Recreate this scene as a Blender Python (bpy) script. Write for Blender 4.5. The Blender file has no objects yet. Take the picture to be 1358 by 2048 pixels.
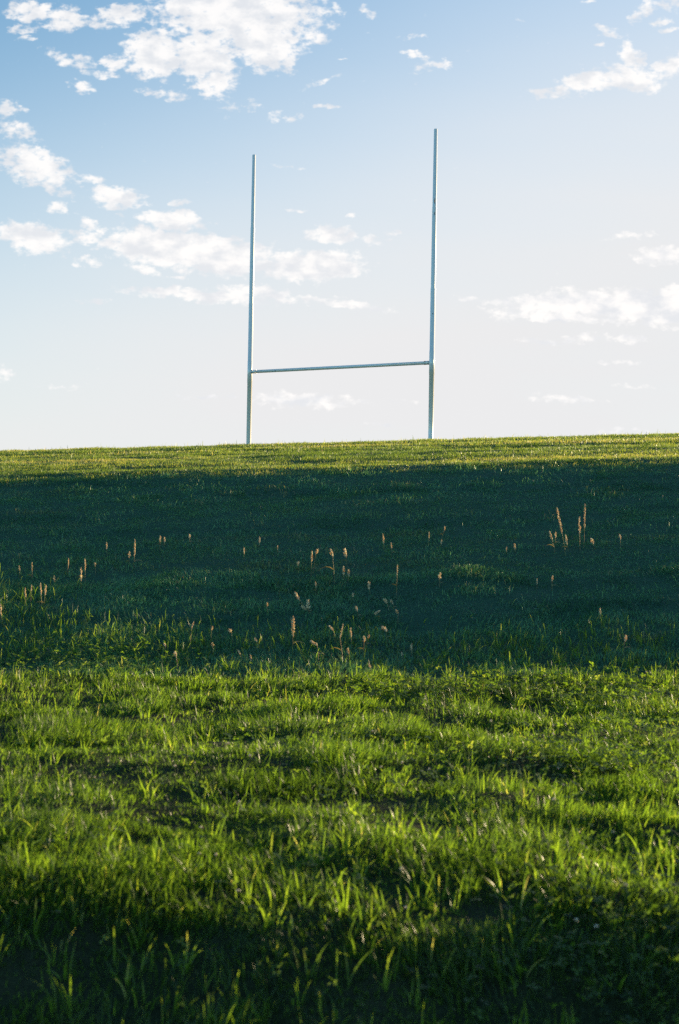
import bpy, math, random
import numpy as np
from mathutils import Vector
S = bpy.context.scene
R = math.radians
random.seed(7); rng = np.random.default_rng(11)

# ---------------------------------------------------------------- camera
FPX = 50 / 24 * 1358            # focal length in photograph pixels
PITCH, ROLL, EYE = 0.0174, 0.01796, 1.6
cam_d = bpy.data.cameras.new('camera'); cam = bpy.data.objects.new('camera', cam_d)
S.collection.objects.link(cam)
cam_d.sensor_fit = 'HORIZONTAL'; cam_d.sensor_width = 24; cam_d.lens = 50
cam_d.clip_start = .05; cam_d.clip_end = 6000
cam_d.dof.use_dof = True; cam_d.dof.focus_distance = 26; cam_d.dof.aperture_fstop = 2.8
cam.location = (0, 0, EYE)
from mathutils import Matrix
cam.rotation_euler = (Matrix.Rotation(R(90) + PITCH, 4, 'X') @ Matrix.Rotation(ROLL, 4, 'Z')).to_euler()
S.camera = cam
def pxdir(px, py):
    """direction (X/Y, Z/Y) of a point of the photograph"""
    a, b = (px - 679) / FPX, (1024 - py) / FPX
    c, s = math.cos(ROLL), math.sin(ROLL)
    x, u = a * c - b * s, a * s + b * c
    cp, sp = math.cos(PITCH), math.sin(PITCH)
    y, z = cp - u * sp, sp + u * cp
    return x / y, z / y

# ---------------------------------------------------------------- light
SUN_AZ, SUN_EL = 55, 9.75
S.view_settings.view_transform = 'Standard'; S.view_settings.look = 'None'
S.view_settings.exposure = 1.5; S.view_settings.gamma = 1
S.cycles.use_denoising = False
S.cycles.max_bounces = 8; S.cycles.diffuse_bounces = 3; S.cycles.transmission_bounces = 4; S.cycles.transparent_max_bounces = 4
sd = bpy.data.lights.new('sun', 'SUN'); sd.energy = 5.0; sd.angle = R(.5); sd.color = (1, .80, .46)
sun = bpy.data.objects.new('sun', sd); S.collection.objects.link(sun)
sv = Vector((math.sin(R(SUN_AZ)) * math.cos(R(SUN_EL)), math.cos(R(SUN_AZ)) * math.cos(R(SUN_EL)), math.sin(R(SUN_EL))))
sun.rotation_euler = sv.to_track_quat('Z', 'Y').to_euler()

W = bpy.data.worlds.new('World'); S.world = W; W.use_nodes = True
class NT:
    def __init__(s, tree): s.t = tree; tree.nodes.clear()
    def n(s, typ, props=None, **ins):
        x = s.t.nodes.new(typ)
        for k, v in (props or {}).items(): setattr(x, k, v)
        for k, v in ins.items():
            k = k.replace('_', ' ') if not k.startswith('i') or not k[1:].isdigit() else int(k[1:])
            sock = x.inputs[k]
            if isinstance(v, bpy.types.NodeSocket): s.t.links.new(v, sock)
            else: sock.default_value = v
        return x
    def m(s, op, a, b=None, c=None, clamp=False):
        x = s.t.nodes.new('ShaderNodeMath'); x.operation = op; x.use_clamp = clamp
        for i, v in enumerate((a, b, c)):
            if v is None: continue
            if isinstance(v, bpy.types.NodeSocket): s.t.links.new(v, x.inputs[i])
            else: x.inputs[i].default_value = v
        return x.outputs[0]
    def ramp(s, v, a, b, lo=0., hi=1., smooth=True):
        x = s.t.nodes.new('ShaderNodeMapRange'); x.interpolation_type = 'SMOOTHSTEP' if smooth else 'LINEAR'
        s.t.links.new(v, x.inputs[0])
        for i, q in enumerate((a, b, lo, hi)): x.inputs[i + 1].default_value = q
        return x.outputs[0]
    def mix(s, f, a, b):
        x = s.t.nodes.new('ShaderNodeMix'); x.data_type = 'RGBA'
        for i, v in ((0, f), (6, a), (7, b)):
            if isinstance(v, bpy.types.NodeSocket): s.t.links.new(v, x.inputs[i])
            else: x.inputs[i].default_value = v
        return x.outputs[2]

# clouds: centre x, y, half width, half height (photograph pixels), turn in degrees, strength
CLOUDS = [(480,25,160,62,0,1),(310,108,62,48,-8,1),(405,112,62,50,10,1),(525,85,75,52,20,1),(430,162,42,30,0,.8),(572,112,22,34,20,.7),
(250,28,45,22,0,.8),(620,75,38,13,0,.8),(60,22,52,20,0,.8),(135,38,48,24,0,.75),(200,47,24,18,0,.8),(45,57,24,11,0,.7),(56,80,20,7,0,.7),
(145,120,44,15,15,.7),(228,127,24,14,10,.85),(268,130,16,9,0,.7),(202,148,32,8,5,.75),(164,173,22,11,20,.75),(345,191,34,11,0,.6),(300,187,22,7,0,.5),
(503,212,12,14,60,.5),(8,216,28,18,0,.8),(40,264,38,18,20,.75),(68,330,76,34,14,.9),(112,368,38,14,35,.7),(180,353,26,9,0,.7),(228,391,56,22,8,.9),
(118,415,24,13,0,.85),(355,405,20,7,0,.7),(240,431,14,4,0,.5),(345,440,66,20,5,.9),(66,475,66,32,10,1),(172,476,38,15,0,.8),(182,450,32,10,32,.75),
(186,525,20,9,0,.7),(150,525,12,5,0,.5),(325,492,115,38,4,1.1),(430,512,112,38,2,1.1),(485,528,50,22,0,.9),(290,541,36,10,15,.75),(355,555,14,5,0,.7),
(620,532,108,30,-4,1),(672,532,58,22,5,1),(665,468,50,18,4,.85),(740,482,30,9,10,.6),(785,470,12,6,0,.5),(540,495,14,10,-30,.5),(702,433,18,4,-5,.5),
(595,418,20,3,5,.4),(395,592,140,12,2,.75),(520,586,90,12,4,.75),(690,607,90,9,6,.75),(180,602,36,4,0,.5),(612,802,95,15,0,.6),(560,795,60,8,0,.5),
(812,802,32,3,0,.45),(770,852,26,4,0,.45),(430,794,70,3,0,.4),(8,748,20,14,0,.6),(120,774,36,5,0,.3),(672,12,17,9,30,.6),(730,23,18,8,25,.55),
(736,66,10,4,0,.5),(818,106,26,7,5,.85),(880,126,24,9,12,.9),(822,70,28,4,-8,.4),(845,128,16,14,0,.35),(586,237,14,7,0,.6),(650,211,34,6,-4,.7),
(554,230,16,7,-20,.4),(690,122,12,3,0,.5),(640,165,30,6,-20,.3),(1098,185,44,12,-8,.85),(1175,163,62,22,-12,.95),(1262,158,60,24,10,.85),(1340,132,42,20,-28,.85),
(1262,112,20,36,-20,.7),(1210,64,26,9,10,.75),(1288,20,40,15,-35,.65),(1326,39,17,9,0,.7),(1180,0,14,5,0,.6),(1342,58,22,5,0,.6),(1199,88,9,4,0,.5),
(1040,38,6,4,0,.4),(1340,8,30,14,0,.5),(1322,511,56,18,-4,.8),(1262,472,40,7,-8,.6),(1150,607,145,27,-4,.85),(1300,607,92,26,4,.85),(1345,585,50,16,-20,.8),
(1005,604,36,8,-6,.7),(938,598,30,6,5,.6),(1000,632,26,6,5,.6),(1085,685,42,7,0,.6),(1172,680,46,9,-3,.7),(1250,677,46,6,0,.6),(1240,722,36,5,0,.4),
(1125,799,66,9,0,.55),(1272,770,40,4,0,.4),(1250,861,50,4,0,.4),(1235,612,170,22,0,.95),(1120,632,140,10,2,.7),(1312,610,84,24,0,1.2),(1262,614,84,24,0,1.3),(1325,625,60,22,0,1.3),(570,332,45,3,0,.3),(1310,650,60,6,0,.4),(110,382,20,5,30,.3),(455,215,12,20,80,.2),(380,12,60,30,0,.9)]
nt = NT(W.node_tree)
tc = nt.n('ShaderNodeTexCoord').outputs['Generated']
sep = nt.n('ShaderNodeSeparateXYZ', i0=tc)
dx, dy, dz = sep.outputs
ysafe = nt.m('MAXIMUM', dy, .08)
u = nt.m('DIVIDE', dx, ysafe); v = nt.m('DIVIDE', dz, ysafe)
uv = nt.n('ShaderNodeCombineXYZ', i0=u, i1=v).outputs[0]
# ragged edges: the coordinates are stirred by noise before the cloud shapes are measured
w1 = nt.n('ShaderNodeTexNoise', i0=nt.n('ShaderNodeVectorMath', {'operation': 'MULTIPLY'}, i0=uv, i1=(1, 1.7, 1)).outputs[0], Scale=42., Detail=5., Roughness=.62)
wv = nt.n('ShaderNodeVectorMath', {'operation': 'SUBTRACT'}, i0=w1.outputs['Color'], i1=(.5, .5, .5)).outputs[0]
wv = nt.n('ShaderNodeVectorMath', {'operation': 'MULTIPLY'}, i0=wv, i1=(.026, .015, 0)).outputs[0]
uvw = nt.n('ShaderNodeVectorMath', {'operation': 'ADD'}, i0=uv, i1=wv).outputs[0]
F = None
for (cx, cy, rx, ry, ang, st) in CLOUDS:
    cu, cv = pxdir(cx, cy)
    # the tiny term makes every shape wait for the one before, so the shader never holds them all at once
    wv_i = uvw if F is None else nt.n('ShaderNodeVectorMath', {'operation': 'MULTIPLY_ADD'}, i0=F, i1=(1e-12, 1e-12, 0), i2=uvw).outputs[0]
    mp = nt.n('ShaderNodeMapping', {'vector_type': 'TEXTURE'}, Vector=wv_i, Location=(cu, cv, 0),
              Rotation=(0, 0, -R(ang) + ROLL * -1), Scale=(rx * 1.2 / FPX, ry * 1.2 / FPX, 1))
    d2 = nt.n('ShaderNodeVectorMath', {'operation': 'DOT_PRODUCT'}, i0=mp.outputs[0], i1=mp.outputs[0]).outputs['Value']
    if rx * ry > 700: st *= 1.45          # the big clouds are solid, the small ones thin
    f = nt.m('MULTIPLY_ADD', d2, -st, st)
    F = f if F is None else nt.m('MAXIMUM', F, f)
F = nt.m('MAXIMUM', F, -.6)
n1 = nt.n('ShaderNodeTexNoise', i0=nt.n('ShaderNodeVectorMath', {'operation': 'MULTIPLY'}, i0=uv, i1=(1, 1.5, 1)).outputs[0], Scale=135., Detail=7., Roughness=.55).outputs['Fac']
n2 = nt.n('ShaderNodeTexNoise', i0=nt.n('ShaderNodeVectorMath', {'operation': 'MULTIPLY'}, i0=uv, i1=(1, 1.6, 1)).outputs[0], Scale=48., Detail=5., Roughness=.55).outputs['Fac']
dens = nt.m('ADD', F, nt.m('MULTIPLY', nt.m('SUBTRACT', n1, .50), 3.3))
dens = nt.ramp(dens, -.10, 1.0)
dens = nt.m('MULTIPLY', dens, nt.ramp(dy, .08, .3))
sky = nt.n('ShaderNodeTexSky', {'sky_type': 'NISHITA', 'sun_disc': False, 'sun_elevation': R(SUN_EL), 'sun_rotation': R(SUN_AZ),
                               'air_density': 1., 'dust_density': .3, 'ozone_density': 2.4, 'altitude': 50})
skyc = nt.n('ShaderNodeVectorMath', {'operation': 'SCALE'}, i0=sky.outputs[0], Scale=.080).outputs[0]
skyc = nt.n('ShaderNodeVectorMath', {'operation': 'MULTIPLY'}, i0=skyc, i1=(.87, 1.03, 1.02)).outputs[0]
# extra blue added to the unseen sky overhead and behind, to colour the shade
deepf = nt.ramp(nt.m('ADD', nt.m('MULTIPLY', dy, -.8), dz), -.45, .35)
skyc = nt.mix(deepf, skyc, nt.n('ShaderNodeVectorMath', {'operation': 'MULTIPLY'}, i0=skyc, i1=(1.02, 1.28, 1.48)).outputs[0])
# thin high haze: whitens the lower sky and the side where the sun stands
side = nt.n('ShaderNodeVectorMath', {'operation': 'DOT_PRODUCT'}, i0=tc, i1=(math.sin(R(SUN_AZ)), math.cos(R(SUN_AZ)), 0)).outputs['Value']
elev = nt.m('ADD', dz, nt.m('MULTIPLY', nt.m('SUBTRACT', .42, side), .46))
hz = nt.ramp(elev, .03, .44, 1., 0.)
thin = nt.n('ShaderNodeTexNoise', i0=nt.n('ShaderNodeVectorMath', {'operation': 'MULTIPLY'}, i0=tc, i1=(2, 2, 9)).outputs[0], Scale=1.6, Detail=3.).outputs['Fac']
hz = nt.m('MULTIPLY', hz, nt.ramp(deepf, .2, .8, 1., .15))
hz = nt.m('MULTIPLY', hz, nt.ramp(thin, .2, .8, .94, 1.04), clamp=True)
HAZE = (.297, .297, .300, 1)
skyc = nt.mix(hz, skyc, HAZE)
cc = nt.mix(nt.ramp(n2, .35, .62), (.286, .292, .304, 1), (.372, .362, .354, 1))
skyc = nt.mix(nt.m('MULTIPLY', dens, .92), skyc, cc)
bg = nt.n('ShaderNodeBackground', Color=skyc, Strength=1.)
nt.n('ShaderNodeOutputWorld', Surface=bg.outputs[0])

# ---------------------------------------------------------------- helpers
def new_mat(name):
    m = bpy.data.materials.new(name); m.use_nodes = True
    return m, NT(m.node_tree)
def obj(name, me, mat=None, parent=None, **tags):
    o = bpy.data.objects.new(name, me); S.collection.objects.link(o)
    if mat and me is not None: me.materials.append(mat)
    if parent: o.parent = parent
    for k, q in tags.items(): o[k] = q
    return o
def np_mesh(name, V, faces_flat, loop_starts, smooth=True):
    me = bpy.data.meshes.new(name)
    me.vertices.add(len(V)); me.vertices.foreach_set('co', V.astype(np.float32).ravel())
    me.loops.add(len(faces_flat)); me.loops.foreach_set('vertex_index', faces_flat.astype(np.int32))
    me.polygons.add(len(loop_starts)); me.polygons.foreach_set('loop_start', loop_starts.astype(np.int32))
    me.update(calc_edges=True)
    if smooth: me.polygons.foreach_set('use_smooth', np.ones(len(loop_starts), dtype=bool))
    return me
_lat = rng.random((5, 256, 256))
def vnoise(x, y, k=0):
    xi, yi = np.floor(x).astype(int), np.floor(y).astype(int)
    fx, fy = x - xi, y - yi
    fx, fy = fx * fx * (3 - 2 * fx), fy * fy * (3 - 2 * fy)
    L = _lat[k]; g = lambda a, b: L[a % 256, b % 256]
    return (g(xi, yi) * (1 - fx) + g(xi + 1, yi) * fx) * (1 - fy) + (g(xi, yi + 1) * (1 - fx) + g(xi + 1, yi + 1) * fx) * fy
def fbm(x, y, k=0, o=4):
    s, a, t = 0, 1, 0
    for i in range(o):
        s = s + a * vnoise(x * 2 ** i + 17 * i, y * 2 ** i + 31 * i, k); t += a; a *= .5
    return s / t
def sstep(x, a, b):
    t = np.clip((x - a) / (b - a), 0, 1); return t * t * (3 - 2 * t)

# ---------------------------------------------------------------- the ground
PY = np.array([-3000, -40, -10, 0, 3.5, 6.5, 9, 11.6, 14.2, 16.5, 20, 24.2, 30, 33.5, 35.2, 36.6, 38, 40, 60, 3000.])
PZ = np.array([-6, -4.0, -3.0, -3.0, -2.85, -1.66, -1.53, -1.50, -1.31, -.755, .12, 1.17, 1.83, 2.22, 2.26, 1.98, 1.62, 1.50, 1.40, 1.0])
# monotone-ish smooth profile: dense linear interpolation smoothed by a moving average
_gy = np.arange(-60, 80, .05); _gz = np.interp(_gy, PY, PZ)
for _ in range(3):
    k = 13; _gz = np.convolve(np.pad(_gz, k // 2, mode='edge'), np.ones(k) / k, 'valid')
sh = (math.sin(R(SUN_AZ)), math.cos(R(SUN_AZ)))
def T(X, Y):
    X, Y = np.asarray(X, float), np.asarray(Y, float)
    Yw = Y + 1.5 * (fbm(X * .6 + 40, Y * .10, 4, 3) - .5) * sstep(Y, 10, 12.5) * (1 - sstep(Y, 15.5, 20))     # the foot and the brow wander a little
    z = np.where((Y > -59) & (Y < 79), np.interp(Yw, _gy, _gz), np.interp(Y, PY, PZ))
    tilt = .044 * 30 * np.tanh(X / 30)
    z = z + tilt * sstep(Y, 9, 20) * (1 - .5 * sstep(Y, 36, 60))
    near = np.exp(-((Y - 15) / 60.) ** 2) * np.exp(-(X / 60.) ** 2)
    z = z + .10 * (fbm(X * .10 + 7, Y * .75, 3, 2) - .5) * sstep(Y, 23.5, 25.5) * (1 - sstep(Y, 31, 34))
    # low swells running across the slope
    z = z + near * .024 * (fbm(X * .16 + 3, Y * .45, 0, 3) - .5)
    z = z + near * (.04 + .115 * (1 - sstep(Y, 11.5, 14.4))) * (fbm(X * 1.05 + Y * .35 + 9, Y * 1.45 - X * .15, 1, 4) - .5)
    z = z + near * (.018 + .014 * (1 - sstep(Y, 11, 14.2))) * (fbm(X * 3.1, Y * 4.2, 2, 2) - .5)
    return z + EYE
def axis(lo, hi, st, far):
    a = np.arange(lo, hi + 1e-6, st); g = st * 1.35 ** np.arange(1, 60); g = np.cumsum(g); g = g[g < far]
    return np.concatenate([(lo - g)[::-1], a, hi + g])
ax, ay = axis(-15, 18, .11, 3200), axis(1, 41, .09, 3200)
GX, GY = np.meshgrid(ax, ay)
V = np.stack([GX.ravel(), GY.ravel(), T(GX, GY).ravel()], 1)
nx, ny = len(ax), len(ay)
ii = np.arange((nx - 1) * (ny - 1)); r_, c_ = ii // (nx - 1), ii % (nx - 1)
a_ = r_ * nx + c_
quad = np.stack([a_, a_ + 1, a_ + 1 + nx, a_ + nx], 1)
gm, g = new_mat('soil_and_thatch')
pos = g.n('ShaderNodeNewGeometry').outputs['Position']
na = g.n('ShaderNodeTexNoise', i0=pos, Scale=1.3, Detail=6.).outputs['Fac']
nb = g.n('ShaderNodeTexNoise', i0=pos, Scale=38., Detail=6., Roughness=.7).outputs['Fac']
col = g.mix(g.ramp(nb, .35, .65), (.016, .018, .007, 1), (.036, .042, .015, 1))
col = g.mix(g.ramp(na, .5, .7, 0, .35), col, (.055, .05, .026, 1))
# shade green put into the slope's thatch colour, bare thatch nearer the camera
yy = g.n('ShaderNodeSeparateXYZ', i0=pos).outputs[1]
col = g.mix(g.ramp(yy, 13., 16.), col, g.mix(g.ramp(nb, .3, .7), (.020, .055, .030, 1), (.045, .10, .052, 1)))
bmp = g.n('ShaderNodeBump', Height=nb, Strength=.8, Distance=.03)
pb = g.n('ShaderNodeBsdfPrincipled', Base_Color=col, Roughness=.95, Normal=bmp.outputs[0]); pb.inputs['Specular IOR Level'].default_value = .1
g.n('ShaderNodeOutputMaterial', Surface=pb.outputs[0])
obj('ground', np_mesh('ground', V, quad.ravel(), np.arange(len(quad)) * 4), gm, kind='structure',
    label='grassy hillside rising from the camera to a level crest')

# ---------------------------------------------------------------- grass
def grass_mat(name, ramp_stops, trans, spec=.35, rough=.42, tw=.45):
    m, t = new_mat(name)
    at = t.n('ShaderNodeAttribute', {'attribute_name': 'blade'})
    sp = t.n('ShaderNodeSeparateXYZ', i0=at.outputs['Vector'])
    cr = t.n('ShaderNodeValToRGB', i0=sp.outputs[0]); e = cr.color_ramp.elements
    while len(e) > 1: e.remove(e[-1])
    e[0].position, e[0].color = ramp_stops[0][0], (*ramp_stops[0][1], 1)
    for p_, c in ramp_stops[1:]: q = e.new(p_); q.color = (*c, 1)
    pbn = t.n('ShaderNodeBsdfPrincipled', Base_Color=cr.outputs[0], Roughness=rough); pbn.inputs['Specular IOR Level'].default_value = spec
    tcol = t.n('ShaderNodeMix', {'data_type': 'RGBA', 'blend_type': 'MULTIPLY'}); tcol.inputs[0].default_value = 1
    t.t.links.new(cr.outputs[0], tcol.inputs[6]); tcol.inputs[7].default_value = (*trans, 1)
    tr = t.n('ShaderNodeBsdfTranslucent', Color=tcol.outputs[2])
    mx = t.n('ShaderNodeMixShader', i0=tw, i1=pbn.outputs[0], i2=tr.outputs[0])
    t.n('ShaderNodeOutputMaterial', Surface=mx.outputs[0])
    return m
GREENS = [(0, (.020, .032, .006)), (.35, (.033, .056, .009)), (.6, (.066, .104, .013)), (.82, (.12, .15, .022)), (.93, (.17, .165, .05)), (1, (.21, .18, .09))]
SLOPE_SHADE = [(0, (.024, .082, .044)), (.3, (.050, .150, .076)), (.6, (.105, .240, .096)), (.82, (.085, .14, .05)), (.93, (.17, .17, .08)), (1, (.34, .29, .17))]  # teal of the shaded slope is put into these blade colours
M_NEAR = grass_mat('grass_blade', GREENS, (4.0, 4.2, 1.6), tw=.5)
M_CREST_LIT = grass_mat('sun_tinted_crest_blade', [(0, (.07, .12, .03)), (.35, (.11, .17, .035)), (.6, (.18, .23, .05)), (.82, (.25, .26, .07)), (1, (.40, .33, .17))], (1.9, 1.7, .9), tw=.5)  # yellow sunlight along the crest is put into the blade colour
M_SLOPE_SHADE = grass_mat('shade_tinted_mown_blade', SLOPE_SHADE, (2.6, 2.2, 1.1), spec=.3, tw=.3)
def blades(name, P, H, Wd, phi, lean, seg, rnd, curl=1.0, mat=M_NEAR, twist=0.5, label='', cat='grass'):
    """one mesh of curved tapering blades. P roots (n,3)"""
    n = len(P); t = np.linspace(0, 1, seg + 1)
    dirx, diry = np.cos(phi), np.sin(phi)
    # arc: angle from vertical grows from a0 to a1
    a0 = lean * .35; a1 = lean * (1 + curl)
    cx = np.zeros(n); cz = np.zeros(n); Cx = [cx]; Cz = [cz]
    for i in range(seg):
        a = np.minimum(a0 + (a1 - a0) * ((i + .5) / seg), 2.3)
        cx = cx + np.sin(a) * H / seg; cz = cz + np.cos(a) * H / seg; Cx.append(cx); Cz.append(cz)
    psi = phi + np.pi / 2 + (rng.random(n) - .5) * 2 * twist * np.pi
    vs = []
    for i in range(seg + 1):
        c = np.stack([P[:, 0] + Cx[i] * dirx, P[:, 1] + Cx[i] * diry, P[:, 2] + Cz[i]], 1)
        if i == seg: vs.append(c[:, None]); continue
        w = Wd * (1 - t[i] ** 1.6 * .75) * .5 * (.75 if i == 0 else 1)
        o = np.stack([np.cos(psi) * w, np.sin(psi) * w, np.zeros(n)], 1)
        vs.append(np.stack([c - o, c + o], 1))
    VV = np.concatenate(vs, 1); per = 2 * seg + 1
    loops, st, c = [], [], 0
    for i in range(seg - 1): loops += [2*i, 2*i+1, 2*i+3, 2*i+2]; st.append(c); c += 4
    loops += [2*(seg-1), 2*(seg-1)+1, 2*seg]; st.append(c); c += 3
    base = (np.arange(n) * per)[:, None]
    me = np_mesh(name, VV.reshape(-1, 3), (np.array(loops)[None] + base).ravel(), (np.array(st)[None] + (np.arange(n) * c)[:, None]).ravel())
    at = me.attributes.new('blade', 'FLOAT_VECTOR', 'POINT')
    d = np.zeros((n, per, 3), np.float32); d[:, :, 0] = rnd[:, None]; at.data.foreach_set('vector', d.ravel())
    return obj(name, me, mat, kind='stuff', label=label, category=cat)
def roots(y0, y1, dens, margin=1.2, right=0.):
    ymid = np.linspace(y0, y1, 200)
    wmax = .245 * y1 + margin
    n = int((y1 - y0) * (2 * wmax + right) * dens)
    X = rng.uniform(-wmax, wmax + right, n); Y = rng.uniform(y0, y1, n)
    lim = .245 * Y + margin
    k = (X > -lim) & (X < lim + right)
    X, Y = X[k], Y[k]
    # open patches and thick clumps
    c = fbm(X * 2.3, Y * 3.2, 3, 3)
    k = rng.random(len(X)) < np.clip(.25 + (c - .33) * 3.2 + .28 * sstep(Y, 13, 15), .2, 1)
    X, Y = X[k], Y[k]
    return np.stack([X, Y, T(X, Y) - .004], 1)
def tone(P, shift=0.):
    n = len(P)
    b = np.where(P[:, 1] > 14, .5 + 2.6 * (fbm(P[:, 0] * .22 + 5, P[:, 1] * 2.1, 4, 3) - .5), fbm(P[:, 0] * .7 + 5, P[:, 1] * 1.1, 4, 3))
    return np.clip(.10 + .55 * b + rng.normal(0, .17, n) + shift, 0, .88) + (rng.random(n) < .035) * .12
def clump(P, k=3, f=4.):
    return fbm(P[:, 0] * f, P[:, 1] * f * 1.2, k, 3)
def meadow(name, y0, y1, dens, hmin, hmax, wd, seg, label, lean=.55, margin=1.2, shift=0., mat=None):
    P = roots(y0, y1, dens, margin); n = len(P)
    cl = np.clip((clump(P, 2, 1.9) - .36) * 3.4, 0, 1)
    H = (hmin + (hmax - hmin) * cl) * rng.uniform(.55, 1.25, n)
    fl = clump(P, 1, 1.1) * 12
    phi = fl + rng.normal(0, 1.0, n)
    return blades(name, P, H, wd * rng.uniform(.7, 1.35, n), phi, np.abs(rng.normal(lean, .28, n)), seg, tone(P, shift), label=label, mat=mat or M_NEAR)
meadow('foreground_grass', 3.6, 8.2, 4600, .03, .12, .0058, 4, 'dense uncut green grass nearest the camera')
meadow('foreground_grass', 8.2, 13.6, 3300, .03, .13, .0066, 3, 'uncut sunlit green grass at the foot of the slope', margin=1.6)
meadow('slope_grass', 13.6, 17.6, 2300, .03, .085, .0065, 2, 'grass on the darkest lower part of the slope', lean=.65, margin=2.2, mat=M_SLOPE_SHADE)
meadow('slope_grass', 17, 22.4, 2100, .03, .062, .0065, 2, 'short mown grass on the shaded middle slope', lean=.95, margin=2.2, mat=M_SLOPE_SHADE)
meadow('slope_grass', 22, 24.4, 1500, .03, .058, .009, 2, 'short mown grass on the upper slope', lean=.9, margin=2.5, mat=M_SLOPE_SHADE)
meadow('slope_grass', 23.7, 30, 1400, .035, .075, .009, 2, 'short sunlit grass just below the crest', lean=.6, margin=2.5, shift=.06, mat=M_CREST_LIT)
meadow('slope_grass', 30, 37.5, 1100, .04, .075, .012, 2, 'short sunlit grass along the crest under the posts', lean=.4, margin=3., shift=.12, mat=M_CREST_LIT)
def tufts(n_t, y0, y1, hlo, hhi, wd, label, k=(5, 16), ybias=1.):
    Y = y0 + (y1 - y0) * rng.random(n_t) ** ybias; X = rng.uniform(-1, 1, n_t) * (.245 * Y + .8)
    P, H, phi, lean, rd = [], [], [], [], []
    for x, y in zip(X, Y):
        m = rng.integers(*k); r = rng.normal(0, .022, (m, 2))
        P.append(np.stack([x + r[:, 0], y + r[:, 1]], 1)); h = rng.uniform(hlo, hhi)
        H.append(h * rng.uniform(.45, 1.1, m)); th = np.arctan2(r[:, 1], r[:, 0]) + rng.normal(0, .6, m)
        phi.append(th); lean.append(np.abs(rng.normal(.42, .25, m))); rd.append(np.clip(rng.normal(.55, .16, m) + (rng.random(m) < .04) * .3, 0, 1))
    P = np.concatenate(P); P = np.column_stack([P, T(P[:, 0], P[:, 1]) - .004])
    n = len(P)
    blades('tall_grass', P, np.concatenate(H), wd * rng.uniform(.7, 1.3, n), np.concatenate(phi), np.concatenate(lean), 6,
           np.concatenate(rd), label=label)
tufts(640, 4.9, 7.6, .09, .20, .0085, 'broad arching grass blades standing above the nearest turf', k=(2, 8))
tufts(850, 6.3, 13.8, .07, .16, .0070, 'tufts of tall broad grass blades in the sunlit foreground')
tufts(320, 12.2, 15.0, .07, .19, .007, 'tall grass tufts along the edge of the shaded slope')

n = 900; X = rng.uniform(-11, 13, n); Y = rng.uniform(29, 34.8, n); X = X + .5 * np.round(rng.normal(0, 1, n)); P = np.stack([X, Y, T(X, Y) - .004], 1)
blades('stray_grass', P, rng.uniform(.08, .17, n), rng.uniform(.008, .014, n), rng.uniform(0, 6.3, n), np.abs(rng.normal(.4, .3, n)), 4, np.clip(rng.normal(.6, .2, n), 0, 1), mat=M_CREST_LIT, label='stray taller blades sticking up along the crest')
def clumps(cs, label):
    P, H, phi, lean = [], [], [], []
    for x, y, sx, sy, n, h in cs:
        q = np.stack([rng.normal(x, sx, n), rng.normal(y, sy, n)], 1); P.append(q); H.append(rng.uniform(.3, 1, n) * h)
        phi.append(rng.uniform(0, 6.3, n)); lean.append(np.abs(rng.normal(.4, .3, n)))
    P = np.concatenate(P); P = np.column_stack([P, T(P[:, 0], P[:, 1]) - .004]); n = len(P)
    blades('weed_clump', P, np.concatenate(H), rng.uniform(.006, .012, n), np.concatenate(phi), np.concatenate(lean), 5, np.clip(rng.normal(.5, .2, n), 0, .9), label=label)
clumps([(-3.9, 16.6, .35, .4, 260, .19), (-3.6, 15.6, .6, .3, 350, .18), (-2.9, 14.9, .7, .4, 450, .18), (-1.6, 15.0, .4, .3, 220, .18), (0.1, 15.2, .6, .3, 300, .16), (1.6, 14.8, .5, .3, 250, .17), (2.9, 15.1, .5, .3, 260, .18), (-1.0, 14.3, .6, .5, 200, .12), (.3, 14.2, .8, .5, 250, .12), (3.4, 14.0, .5, .5, 300, .15), (2.2, 13.9, .6, .5, 250, .13)],
       'coarse leafy clumps at the foot of the shaded slope')
def slope_clumps():
    m = 420; yc = rng.uniform(14.6, 24, m); xc = rng.uniform(-1, 1, m) * (.245 * yc + 2); k = rng.integers(15, 70, m); n = int(k.sum())
    X = np.repeat(xc, k) + rng.normal(0, .12, n) * np.repeat(rng.uniform(.6, 2.2, m), k); Y = np.repeat(yc, k) + rng.normal(0, .10, n); P = np.stack([X, Y, T(X, Y) - .004], 1)
    blades('slope_clumps', P, rng.uniform(.04, .11, n), rng.uniform(.006, .011, n), rng.uniform(0, 6.3, n), np.abs(rng.normal(.7, .35, n)), 3,
           np.clip(np.repeat(rng.uniform(.15, .95, m), k) + rng.normal(0, .08, n), 0, .95), mat=M_SLOPE_SHADE, label='scattered coarser grass clumps in the shaded turf')
slope_clumps()

# ---------------------------------------------------------------- the goalposts
mw, t = new_mat('white_painted_steel')
ps = t.n('ShaderNodeTexCoord').outputs['Object']
st_ = t.n('ShaderNodeTexNoise', i0=t.n('ShaderNodeVectorMath', {'operation': 'MULTIPLY'}, i0=ps, i1=(9, 9, 2.2)).outputs[0], Scale=2.2, Detail=6., Roughness=.65).outputs['Fac']
c1 = t.mix(t.ramp(st_, .60, .72, 0, .55), (.80, .70, .60, 1), (.42, .38, .31, 1))
pbn = t.n('ShaderNodeBsdfPrincipled', Base_Color=c1, Roughness=.30); pbn.inputs['Specular IOR Level'].default_value = .6; pbn.inputs['Coat Weight'].default_value = .9; pbn.inputs['Coat Roughness'].default_value = .09
t.n('ShaderNodeOutputMaterial', Surface=pbn.outputs[0])
md, t = new_mat('dark_weathered_steel')
n_ = t.n('ShaderNodeTexNoise', Scale=40.).outputs['Fac']
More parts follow.
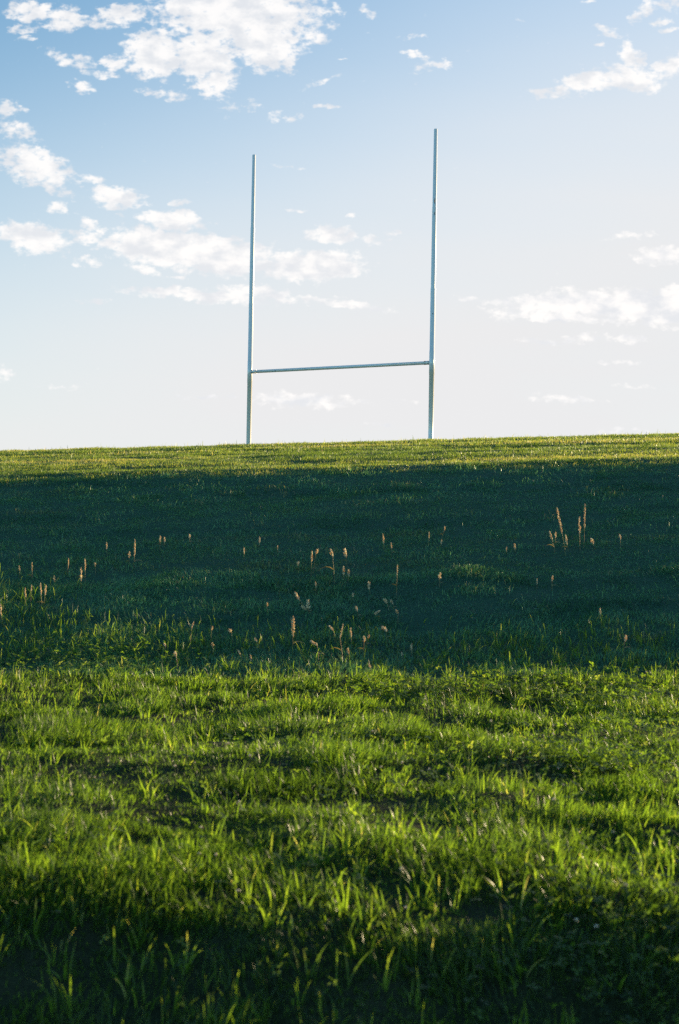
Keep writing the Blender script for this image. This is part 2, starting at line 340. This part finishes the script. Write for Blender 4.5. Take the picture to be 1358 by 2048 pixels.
pbn = t.n('ShaderNodeBsdfPrincipled', Base_Color=t.mix(n_, (.03, .035, .04, 1), (.09, .07, .06, 1)), Roughness=.6, Metallic=.3)
t.n('ShaderNodeOutputMaterial', Surface=pbn.outputs[0])
def tube(name, pts, rad, seg=24, caps=True):
    """swept round tube through pts with radii rad"""
    pts = [Vector(p) for p in pts]; Vs, Fs = [], []
    d0 = (pts[-1] - pts[0]).normalized(); up = Vector((0, 0, 1)) if abs(d0.z) < .9 else Vector((1, 0, 0))
    for i, p in enumerate(pts):
        d = (pts[min(i + 1, len(pts) - 1)] - pts[max(i - 1, 0)]).normalized()
        a = d.cross(up).normalized(); b = d.cross(a)
        for k in range(seg):
            q = 2 * math.pi * k / seg; Vs.append(p + (a * math.cos(q) + b * math.sin(q)) * rad[i])
    for i in range(len(pts) - 1):
        for k in range(seg):
            a = i * seg + k; b = i * seg + (k + 1) % seg
            Fs.append((a, b, b + seg, a + seg))
    if caps: Fs.append(tuple(range(seg))); Fs.append(tuple(range((len(pts) - 1) * seg + seg - 1, (len(pts) - 1) * seg - 1, -1)))
    me = bpy.data.meshes.new(name); me.from_pydata([tuple(v) for v in Vs], [], Fs)
    for pl in me.polygons: pl.use_smooth = len(pl.vertices) == 4
    return me
L_, R_ = Vector((-2.548, 39.08, 0)), Vector((2.305, 36.286, 0))
ZT, ZC = 10.547 + EYE, 4.514 + EYE
mid = (L_ + R_) / 2; zb = float(T(mid.x, mid.y))
root = obj('rugby_goalposts', None, label='tall white steel H shaped rugby goalposts standing on the crest of the hill', category='goalposts')
root.location = (mid.x, mid.y, zb)
cdir = (R_ - L_).normalized()
for P0 in (L_, R_):
    z0 = float(T(P0.x, P0.y)) - .15
    q = P0 - mid
    zs = [z0, z0 + .8, ZC - .30, ZC - .298, ZC + .298, ZC + .30, ZC + 1.9, ZC + 1.93, ZC + 4.0, ZC + 4.03, ZT - .004, ZT]
    rs = [.063, .064, .066, .070, .070, .066, .066, .061, .058, .053, .047, .044]
    obj('upright', tube('upright', [(q.x, q.y, z - zb) for z in zs], rs, 32), mw, root)
qa, qb = L_ + cdir * .062 - mid, R_ - cdir * .062 - mid
zc = ZC - zb
cb = obj('crossbar', tube('crossbar', [(qa.x, qa.y, zc), (qb.x, qb.y, zc)], [.044, .044], 28), mw, root)
nrm = Vector((cdir.y, -cdir.x, 0))
for P0, sgn in ((qa, 1), (qb, -1)):
    o1 = P0 - cdir * sgn * .012; o2 = P0 + cdir * sgn * .16
    sl = obj('sleeve', tube('sleeve', [(o1.x, o1.y, zc), (o2.x, o2.y, zc)], [.049, .049], 28), mw, cb)
    for s2 in (.035, -.035):
        for off in ((.035,) if sgn > 0 else (.03, .115)):
            b0 = P0 + cdir * sgn * off + nrm * .030; b1 = b0 + nrm * .028
            obj('bolt', tube('bolt', [(b0.x, b0.y, zc + s2), (b1.x, b1.y, zc + s2)], [.012, .012], 6), md, cb)
for f_, z_ in ((.145, -.012), (.318, .0)):
    b0 = qa.lerp(qb, f_) + nrm * .038; b1 = b0 + nrm * .012
    obj('bolt', tube('bolt', [(b0.x, b0.y, zc + z_), (b1.x, b1.y, zc + z_)], [.013 if z_ else .007] * 2, 8), md, cb)
for z_, h_, r_s in ((ZC + 4.16, .14, .014), (ZC + 3.83, .09, .010), (ZC + 1.25, .03, .013)):   # scuffs on the right upright
    q = R_ - mid + nrm * .0 ; vd = Vector((-R_.x, -R_.y, 0)).normalized()
    rr = .0575 if z_ > ZC + 3 else .0655
    c0 = q + vd * rr
    obj('scuff_patch', tube('scuff', [(c0.x - .006, c0.y, z_ - zb - h_/2), (c0.x, c0.y, z_ - zb), (c0.x + .008, c0.y, z_ - zb + h_/2)], [.004, r_s, .005], 8), md, root)

# ---------------------------------------------------------------- seed stalks on the slope
def ray_ground(px, py):
    uu, vv = pxdir(px, py)
    y = 4.0
    while y < 45:
        if EYE + vv * y < float(T(uu * y, y)): break
        y += .05
    return uu * y, y
mh = grass_mat('seed_head', [(0, (.60, .40, .20)), (.5, (.76, .58, .33)), (1, (.82, .72, .48))], (1.15, 1.1, .9), tw=.4, rough=.6)
ms = grass_mat('dry_stem', [(0, (.10, .14, .03)), (.5, (.25, .2, .08)), (1, (.35, .24, .12))], (1.4, 1.2, .8), tw=.35, rough=.5)
def with_rnd(me, v):
    at = me.attributes.new('blade', 'FLOAT_VECTOR', 'POINT')
    a = np.zeros((len(me.vertices), 3), np.float32); a[:, 0] = v if np.ndim(v) else v
    at.data.foreach_set('vector', a.ravel()); return me
def head_mesh(a, b, r, n):
    """spike of overlapping little seed husks from a to b"""
    Vs, Fs, rn = [], [], []
    ax_ = b - a; Ln = ax_.length; d = ax_.normalized(); e1 = d.cross(Vector((0, 1, .1))).normalized(); e2 = d.cross(e1)
    for i in range(n):
        t_ = (i + random.random()) / n; prof = math.sin(math.pi * min(1, t_ * .85 + .1)) ** .7
        q = random.random() * 6.283; out = e1 * math.cos(q) + e2 * math.sin(q)
        c = a + ax_ * t_ + out * r * prof * random.uniform(.35, .9)
        l = r * random.uniform(.9, 1.5); w = r * random.uniform(.28, .42)
        dd = (d + out * random.uniform(.2, .7)).normalized(); s1 = dd.cross(out).normalized(); s2 = dd.cross(s1)
        k = len(Vs)
        Vs += [c - dd * l * .5, c + s1 * w, c + s2 * w, c - s1 * w, c - s2 * w, c + dd * l * .6]
        Fs += [(k, k+2, k+1), (k, k+3, k+2), (k, k+4, k+3), (k, k+1, k+4), (k+5, k+1, k+2), (k+5, k+2, k+3), (k+5, k+3, k+4), (k+5, k+4, k+1)]
        rn += [random.random()] * 6
    me = bpy.data.meshes.new('seed_head'); me.from_pydata([tuple(v) for v in Vs], [], Fs)
    return with_rnd(me, np.array(rn, np.float32))
ORD = ['leftmost', 'second from left', 'third from left', 'fourth from left', 'fifth from left', 'sixth from left', 'seventh from left',
       'eighth from left', 'ninth from left', 'tenth from left', 'eleventh from left', 'twelfth from left', 'thirteenth from left',
       'fourteenth from left', 'fifteenth from left', 'sixteenth from left']
# per cluster: head top x,y, head bottom x,y, ground x,y, fatness (px)
CL = {
 'far left edge row': [(38,1132,39,1142,40,1160,4),(64,1125,64,1143,64,1162,4),(108,1152,109,1164,110,1176,4),(137,1116,136,1138,136,1150,4),(162,1136,162,1162,162,1180,5),(170,1118,170,1142,170,1168,5),(190,1125,190,1131,191,1150,5)],
 'leafy left edge clump': [(50,1176,51,1195,50,1222,5),(63,1170,62,1184,61,1215,4),(81,1166,82,1190,84,1224,5),(92,1170,90,1190,87,1225,4),(1,1208,2,1230,3,1250,6)],
 'upper left group': [(213,1085,213,1098,214,1112,4),(259,1103,258,1116,258,1132,4),(270,1079,269,1112,267,1136,5),(320,1072,320,1084,320,1096,4),(329,1075,329,1086,329,1094,4),(379,1069,379,1076,380,1092,6)],
 'upper middle row': [(488,1096,488,1108,488,1122,4),(519,1074,519,1086,518,1100,4),(555,1091,555,1100,555,1110,4),(596,1123,596,1130,597,1150,6),(624,1103,623,1124,622,1155,6),(635,1099,632,1108,626,1150,6),(661,1098,665,1113,669,1168,6),(689,1098,692,1114,694,1132,7),(687,1133,687,1150,687,1162,6),(697,1140,697,1152,697,1164,7)],
 'darkest middle row': [(631,1164,632,1175,632,1190,5),(706,1186,706,1193,705,1206,6),(737,1164,739,1178,740,1190,7),(766,1068,767,1087,768,1100,5),(782,1085,783,1098,783,1114,5),(795,1130,794,1150,793,1196,4),(880,1146,879,1158,879,1176,7)],
 'scattered upper right row': [(858,1064,858,1076,857,1094,4),(883,1080,882,1087,882,1096,4),(890,1053,888,1060,884,1080,4),(1013,1094,1013,1102,1013,1110,4),(1029,1087,1030,1098,1030,1106,4),(1074,1158,1074,1168,1074,1180,4),(1105,1151,1104,1163,1104,1182,5)],
 'tall right hand group': [(1099,1063,1104,1080,1110,1108,6),(1111,1064,1111,1076,1110,1096,4),(1114,1016,1124,1066,1131,1112,7),(1131,1070,1134,1088,1137,1104,6),(1159,1034,1159,1068,1160,1100,5),(1170,1008,1169,1056,1168,1096,5),(1182,1077,1186,1088,1190,1100,6),(1239,1069,1241,1078,1241,1096,6)],
 'central group': [(590,1184,597,1198,612,1222,8),(616,1201,617,1216,618,1228,9),(603,1212,612,1219,622,1228,7),(534,1206,534,1212,535,1230,7),(586,1234,586,1272,585,1306,10),(712,1213,715,1222,716,1242,7),(768,1198,774,1206,778,1222,9),(781,1200,786,1208,788,1222,6),(750,1228,759,1221,758,1248,7),(792,1220,796,1228,796,1250,7)],
 'row above sunlit grass': [(328,1287,331,1292,330,1312,8),(350,1304,352,1312,356,1340,7),(387,1243,383,1256,380,1300,5),(425,1253,423,1260,421,1294,6),(424,1286,426,1292,425,1312,8),(458,1260,462,1264,466,1290,7),(476,1301,480,1308,484,1326,6),(501,1310,502,1322,502,1334,5),(509,1276,514,1284,520,1300,4),(658,1252,666,1260,672,1284,7),(621,1282,634,1290,638,1330,9),(686,1248,680,1276,686,1330,5),(701,1256,702,1274,703,1296,6)],
 'stragglers beside sunlit grass': [(695,1296,697,1308,699,1320,7),(728,1274,728,1284,727,1316,9),(739,1271,735,1276,730,1300,7),(765,1254,772,1262,774,1290,9),(737,1328,741,1336,744,1352,8),(804,1305,804,1311,806,1326,5),(823,1288,823,1300,824,1316,6),(1200,1217,1201,1229,1203,1244,4),(1252,1271,1249,1282,1247,1312,9)],
}
for cname, items in CL.items():
    items = sorted(items, key=lambda q: q[0])
    for i, (hx, hy, bx, by, gx, gy, fat) in enumerate(items):
        X, Y = ray_ground(gx, gy); Z = float(T(X, Y))
        def lift(px, py, dyy=0.):
            uu, vv = pxdir(px, py); return Vector((uu * (Y + dyy), Y + dyy, EYE + vv * (Y + dyy)))
        base = Vector((X, Y, Z)); top = lift(hx, hy, random.uniform(-.03, .03)); hb = lift(bx, by)
        H = top.z - Z; tall = gy - hy
        look = ('tall slender' if tall > 60 else 'short') + (' fat' if fat > 7 else ' thin' if fat < 5 else '')
        e = obj('seed_stalk', None, label=f'{look} buff seed stalk, {ORD[i]} in the {cname}', category='seed stalk', group='dry seed stalks on the shaded slope')
        e.location = base
        hbr, tpr = hb - base, top - base
        ctrl = Vector((hbr.x * .35, hbr.y * .35, hbr.z * .55))
        pts = [Vector((0, 0, -.02)) * 1] + [ctrl * (2 * s_ * (1 - s_)) + hbr * s_ * s_ for s_ in (.25, .5, .75, 1)]
        pts += [hbr.lerp(tpr, .5)]
        obj('stem', with_rnd(tube('stem', pts, [.0035, .0033, .003, .0028, .0024, .0012], 5), .2 + .6 * random.random()), ms, e)

        loose = random.random() < .4
        rr = fat * .5 * Y / FPX * (1.05 if loose else .72)
        n_h = int(max(16, min(90, (tpr - hbr).length / rr * (5 if loose else 9))))
        obj('seed_head', head_mesh(hbr, tpr, rr, n_h), mh, e)
        if random.random() < .45 or fat > 8:      # a dry leaf on the stem
            k_ = pts[2]; th = random.choice([0, math.pi]) + random.uniform(-.5, .5); l = H * random.uniform(.25, .45)
            Vs, Fs = [], []
            for j in range(5):
                s_ = j / 4; c = k_ + Vector((math.cos(th) * l * s_, math.sin(th) * l * s_, l * (.8 * s_ - .9 * s_ * s_)))
                w = .006 * (1 - s_ ** 2) + .0008; o_ = Vector((-math.sin(th) * w, math.cos(th) * w, w * .6)); Vs += [c - o_, c + o_]
            for j in range(4): Fs.append((2*j, 2*j+1, 2*j+3, 2*j+2))
            me = bpy.data.meshes.new('leaf'); me.from_pydata([tuple(v) for v in Vs], [], Fs)
            obj('leaf', with_rnd(me, .5), ms, e)

# ---------------------------------------------------------------- clover in the foreground
mp_, t = new_mat('clover_petal')
a = t.n('ShaderNodeAttribute', {'attribute_name': 'blade'})
cr = t.mix(t.n('ShaderNodeSeparateXYZ', i0=a.outputs['Vector']).outputs[0], (.62, .46, .34, 1), (.80, .74, .58, 1))
d1 = t.n('ShaderNodeBsdfPrincipled', Base_Color=cr, Roughness=.7); d2_ = t.n('ShaderNodeBsdfTranslucent', Color=cr)
t.n('ShaderNodeOutputMaterial', Surface=t.n('ShaderNodeMixShader', i0=.35, i1=d1.outputs[0], i2=d2_.outputs[0]).outputs[0])
def clover_head(r):
    Vs, Fs, rn = [], [], []
    for i in range(46):
        z_ = 1 - 1.7 * (i + .5) / 46; q = i * 2.39996; s_ = math.sqrt(max(0, 1 - z_ * z_))
        o_ = Vector((s_ * math.cos(q), s_ * math.sin(q), z_)); dd = (o_ + Vector((0, 0, .5))).normalized()
        s1 = dd.cross(Vector((.3, .1, 1))).normalized(); s2 = dd.cross(s1); c = o_ * r * .55; l = r * .62; w = r * .15; k = len(Vs)
        Vs += [c, c + dd * l * .6 + s1 * w, c + dd * l * .6 + s2 * w, c + dd * l * .6 - s1 * w, c + dd * l * .6 - s2 * w, c + dd * l]
        Fs += [(k, k+2, k+1), (k, k+3, k+2), (k, k+4, k+3), (k, k+1, k+4), (k+5, k+1, k+2), (k+5, k+2, k+3), (k+5, k+3, k+4), (k+5, k+4, k+1)]
        rn += [.4 + .6 * random.random() if z_ > -.2 else .15] * 6
    me = bpy.data.meshes.new('flower_head'); me.from_pydata([tuple(v) for v in Vs], [], Fs); return with_rnd(me, np.array(rn, np.float32))
FL = [(745,1462),(766,1421),(800,1738),(807,1815),(849,1398),(900,1351),(923,1353),(1029,1418),(1091,1351),(1124,1347),(1104,1450),(1132,1448),  # pale flecks built as clover flowers, among them glints on leaves
(1106,1468),(1162,1488),(1210,1476),(1204,1497),(1271,1453),(1248,1508),(1133,1510),(1059,1505),(1105,1599),(1125,1570),(1226,1663),(1190,1853),
(1150,1841),(805,1525),(859,1538),(764,1534),(1265,1364),(1197,1426),(1117,1537),(1292,1344),(984,1442),(1253,1772),
(454,1487),(497,1511),(350,1532),(188,1554),(77,1550),(44,1594),(403,1655),(401,1707),(430,1710),(473,1782),(479,1604),(356,1351),(142,1589)]
rows = [('farthest sunlit row', 0, 1400), ('second sunlit row', 1400, 1480), ('middle sunlit row', 1480, 1560),
        ('sunlit middle foreground row', 1560, 1720), ('nearest darker row', 1720, 2100)]
stem0 = None; heads = [clover_head(1.) for _ in range(4)]
stm = with_rnd(tube('stem', [(0, 0, -.15), (.03, .01, .4), (0, 0, 1)], [.02, .017, .014], 5), .1)
stm.materials.append(ms)
for h in heads: h.materials.append(mp_)
for rn_, y0, y1 in rows:
    for i, (px, py) in enumerate(sorted(q for q in FL if y0 <= q[1] < y1)):
        X, Y = ray_ground(px, py + 26 if py < 1700 else py + 50); Z = float(T(X, Y)); uu, vv = pxdir(px, py)
        hgt = max(.05, EYE + vv * Y - Z)
        e = obj('clover_fleck', None, label=f'pale fleck built as clover flower, {ORD[i]} in the {rn_}', category='flower', group='pale flecks built as clover flowers in the foreground grass')
        e.location = (X, Y, Z); e.rotation_euler = (random.uniform(-.1, .1), random.uniform(-.1, .1), random.random() * 6)
        s_ = obj('stem', stm, None, e); s_.scale = (hgt * .9, hgt * .9, hgt)
        h_ = obj('flower_head', random.choice(heads), None, e); h_.location = (0, 0, hgt); r = random.uniform(.007, .011); h_.scale = (r, r, r * random.uniform(.7, 1))
        h_.rotation_euler = (random.uniform(-.6, .6), random.uniform(-.6, .6), 0)
# clover and other low broad leaves: nobody could count them
cen = [(1.9, 9.6, .8, .5, 900), (2.6, 12.6, .7, .8, 1300), (1.2, 12.9, .8, .5, 700), (2.5, 10.8, .7, .4, 500), (-2.6, 14.2, .9, .8, 900), (1.1, 5.4, .5, .6, 500), (1.3, 6.3, .5, .5, 300), (.4, 12.9, 1.0, .4, 400), (0, 9, 2.4, 3.2, 1600)]
Vs, Fs, rn = [], [], []
for (x0, y0, sx, sy, n) in cen:
    X = rng.normal(x0, sx * .6, n); Y = rng.normal(y0, sy * .6, n); Z = T(X, Y)
    for x, y, z in zip(X, Y, Z):
        h = rng.uniform(.04, .13); t0 = rng.random() * 6.28; r = rng.uniform(.007, .016); tl = rng.normal(0, .35, 2); rv = np.clip(rng.normal(.5, .2), 0, .85)
        for j in range(3):
            th = t0 + j * 2.094; k = len(Vs); ct, sn = math.cos(th), math.sin(th)
            for (a_l, b_l, up) in ((0, 0, 0), (1.0, -.62, .25), (1.75, -.5, .15), (1.75, .5, .15), (1.0, .62, .25)):
                xx, yy = r * (a_l * ct - b_l * sn), r * (a_l * sn + b_l * ct)
                Vs.append((x + xx, y + yy, z + h + xx * tl[0] + yy * tl[1] + up * r)); rn.append(rv)
            Fs.append((k, k+1, k+2, k+3, k+4))
me = bpy.data.meshes.new('clover_leaves'); me.from_pydata(Vs, [], Fs); with_rnd(me, np.array(rn, np.float32))
obj('clover_leaves', me, M_NEAR, kind='stuff', label='low three lobed clover leaves among the foreground grass', category='clover')
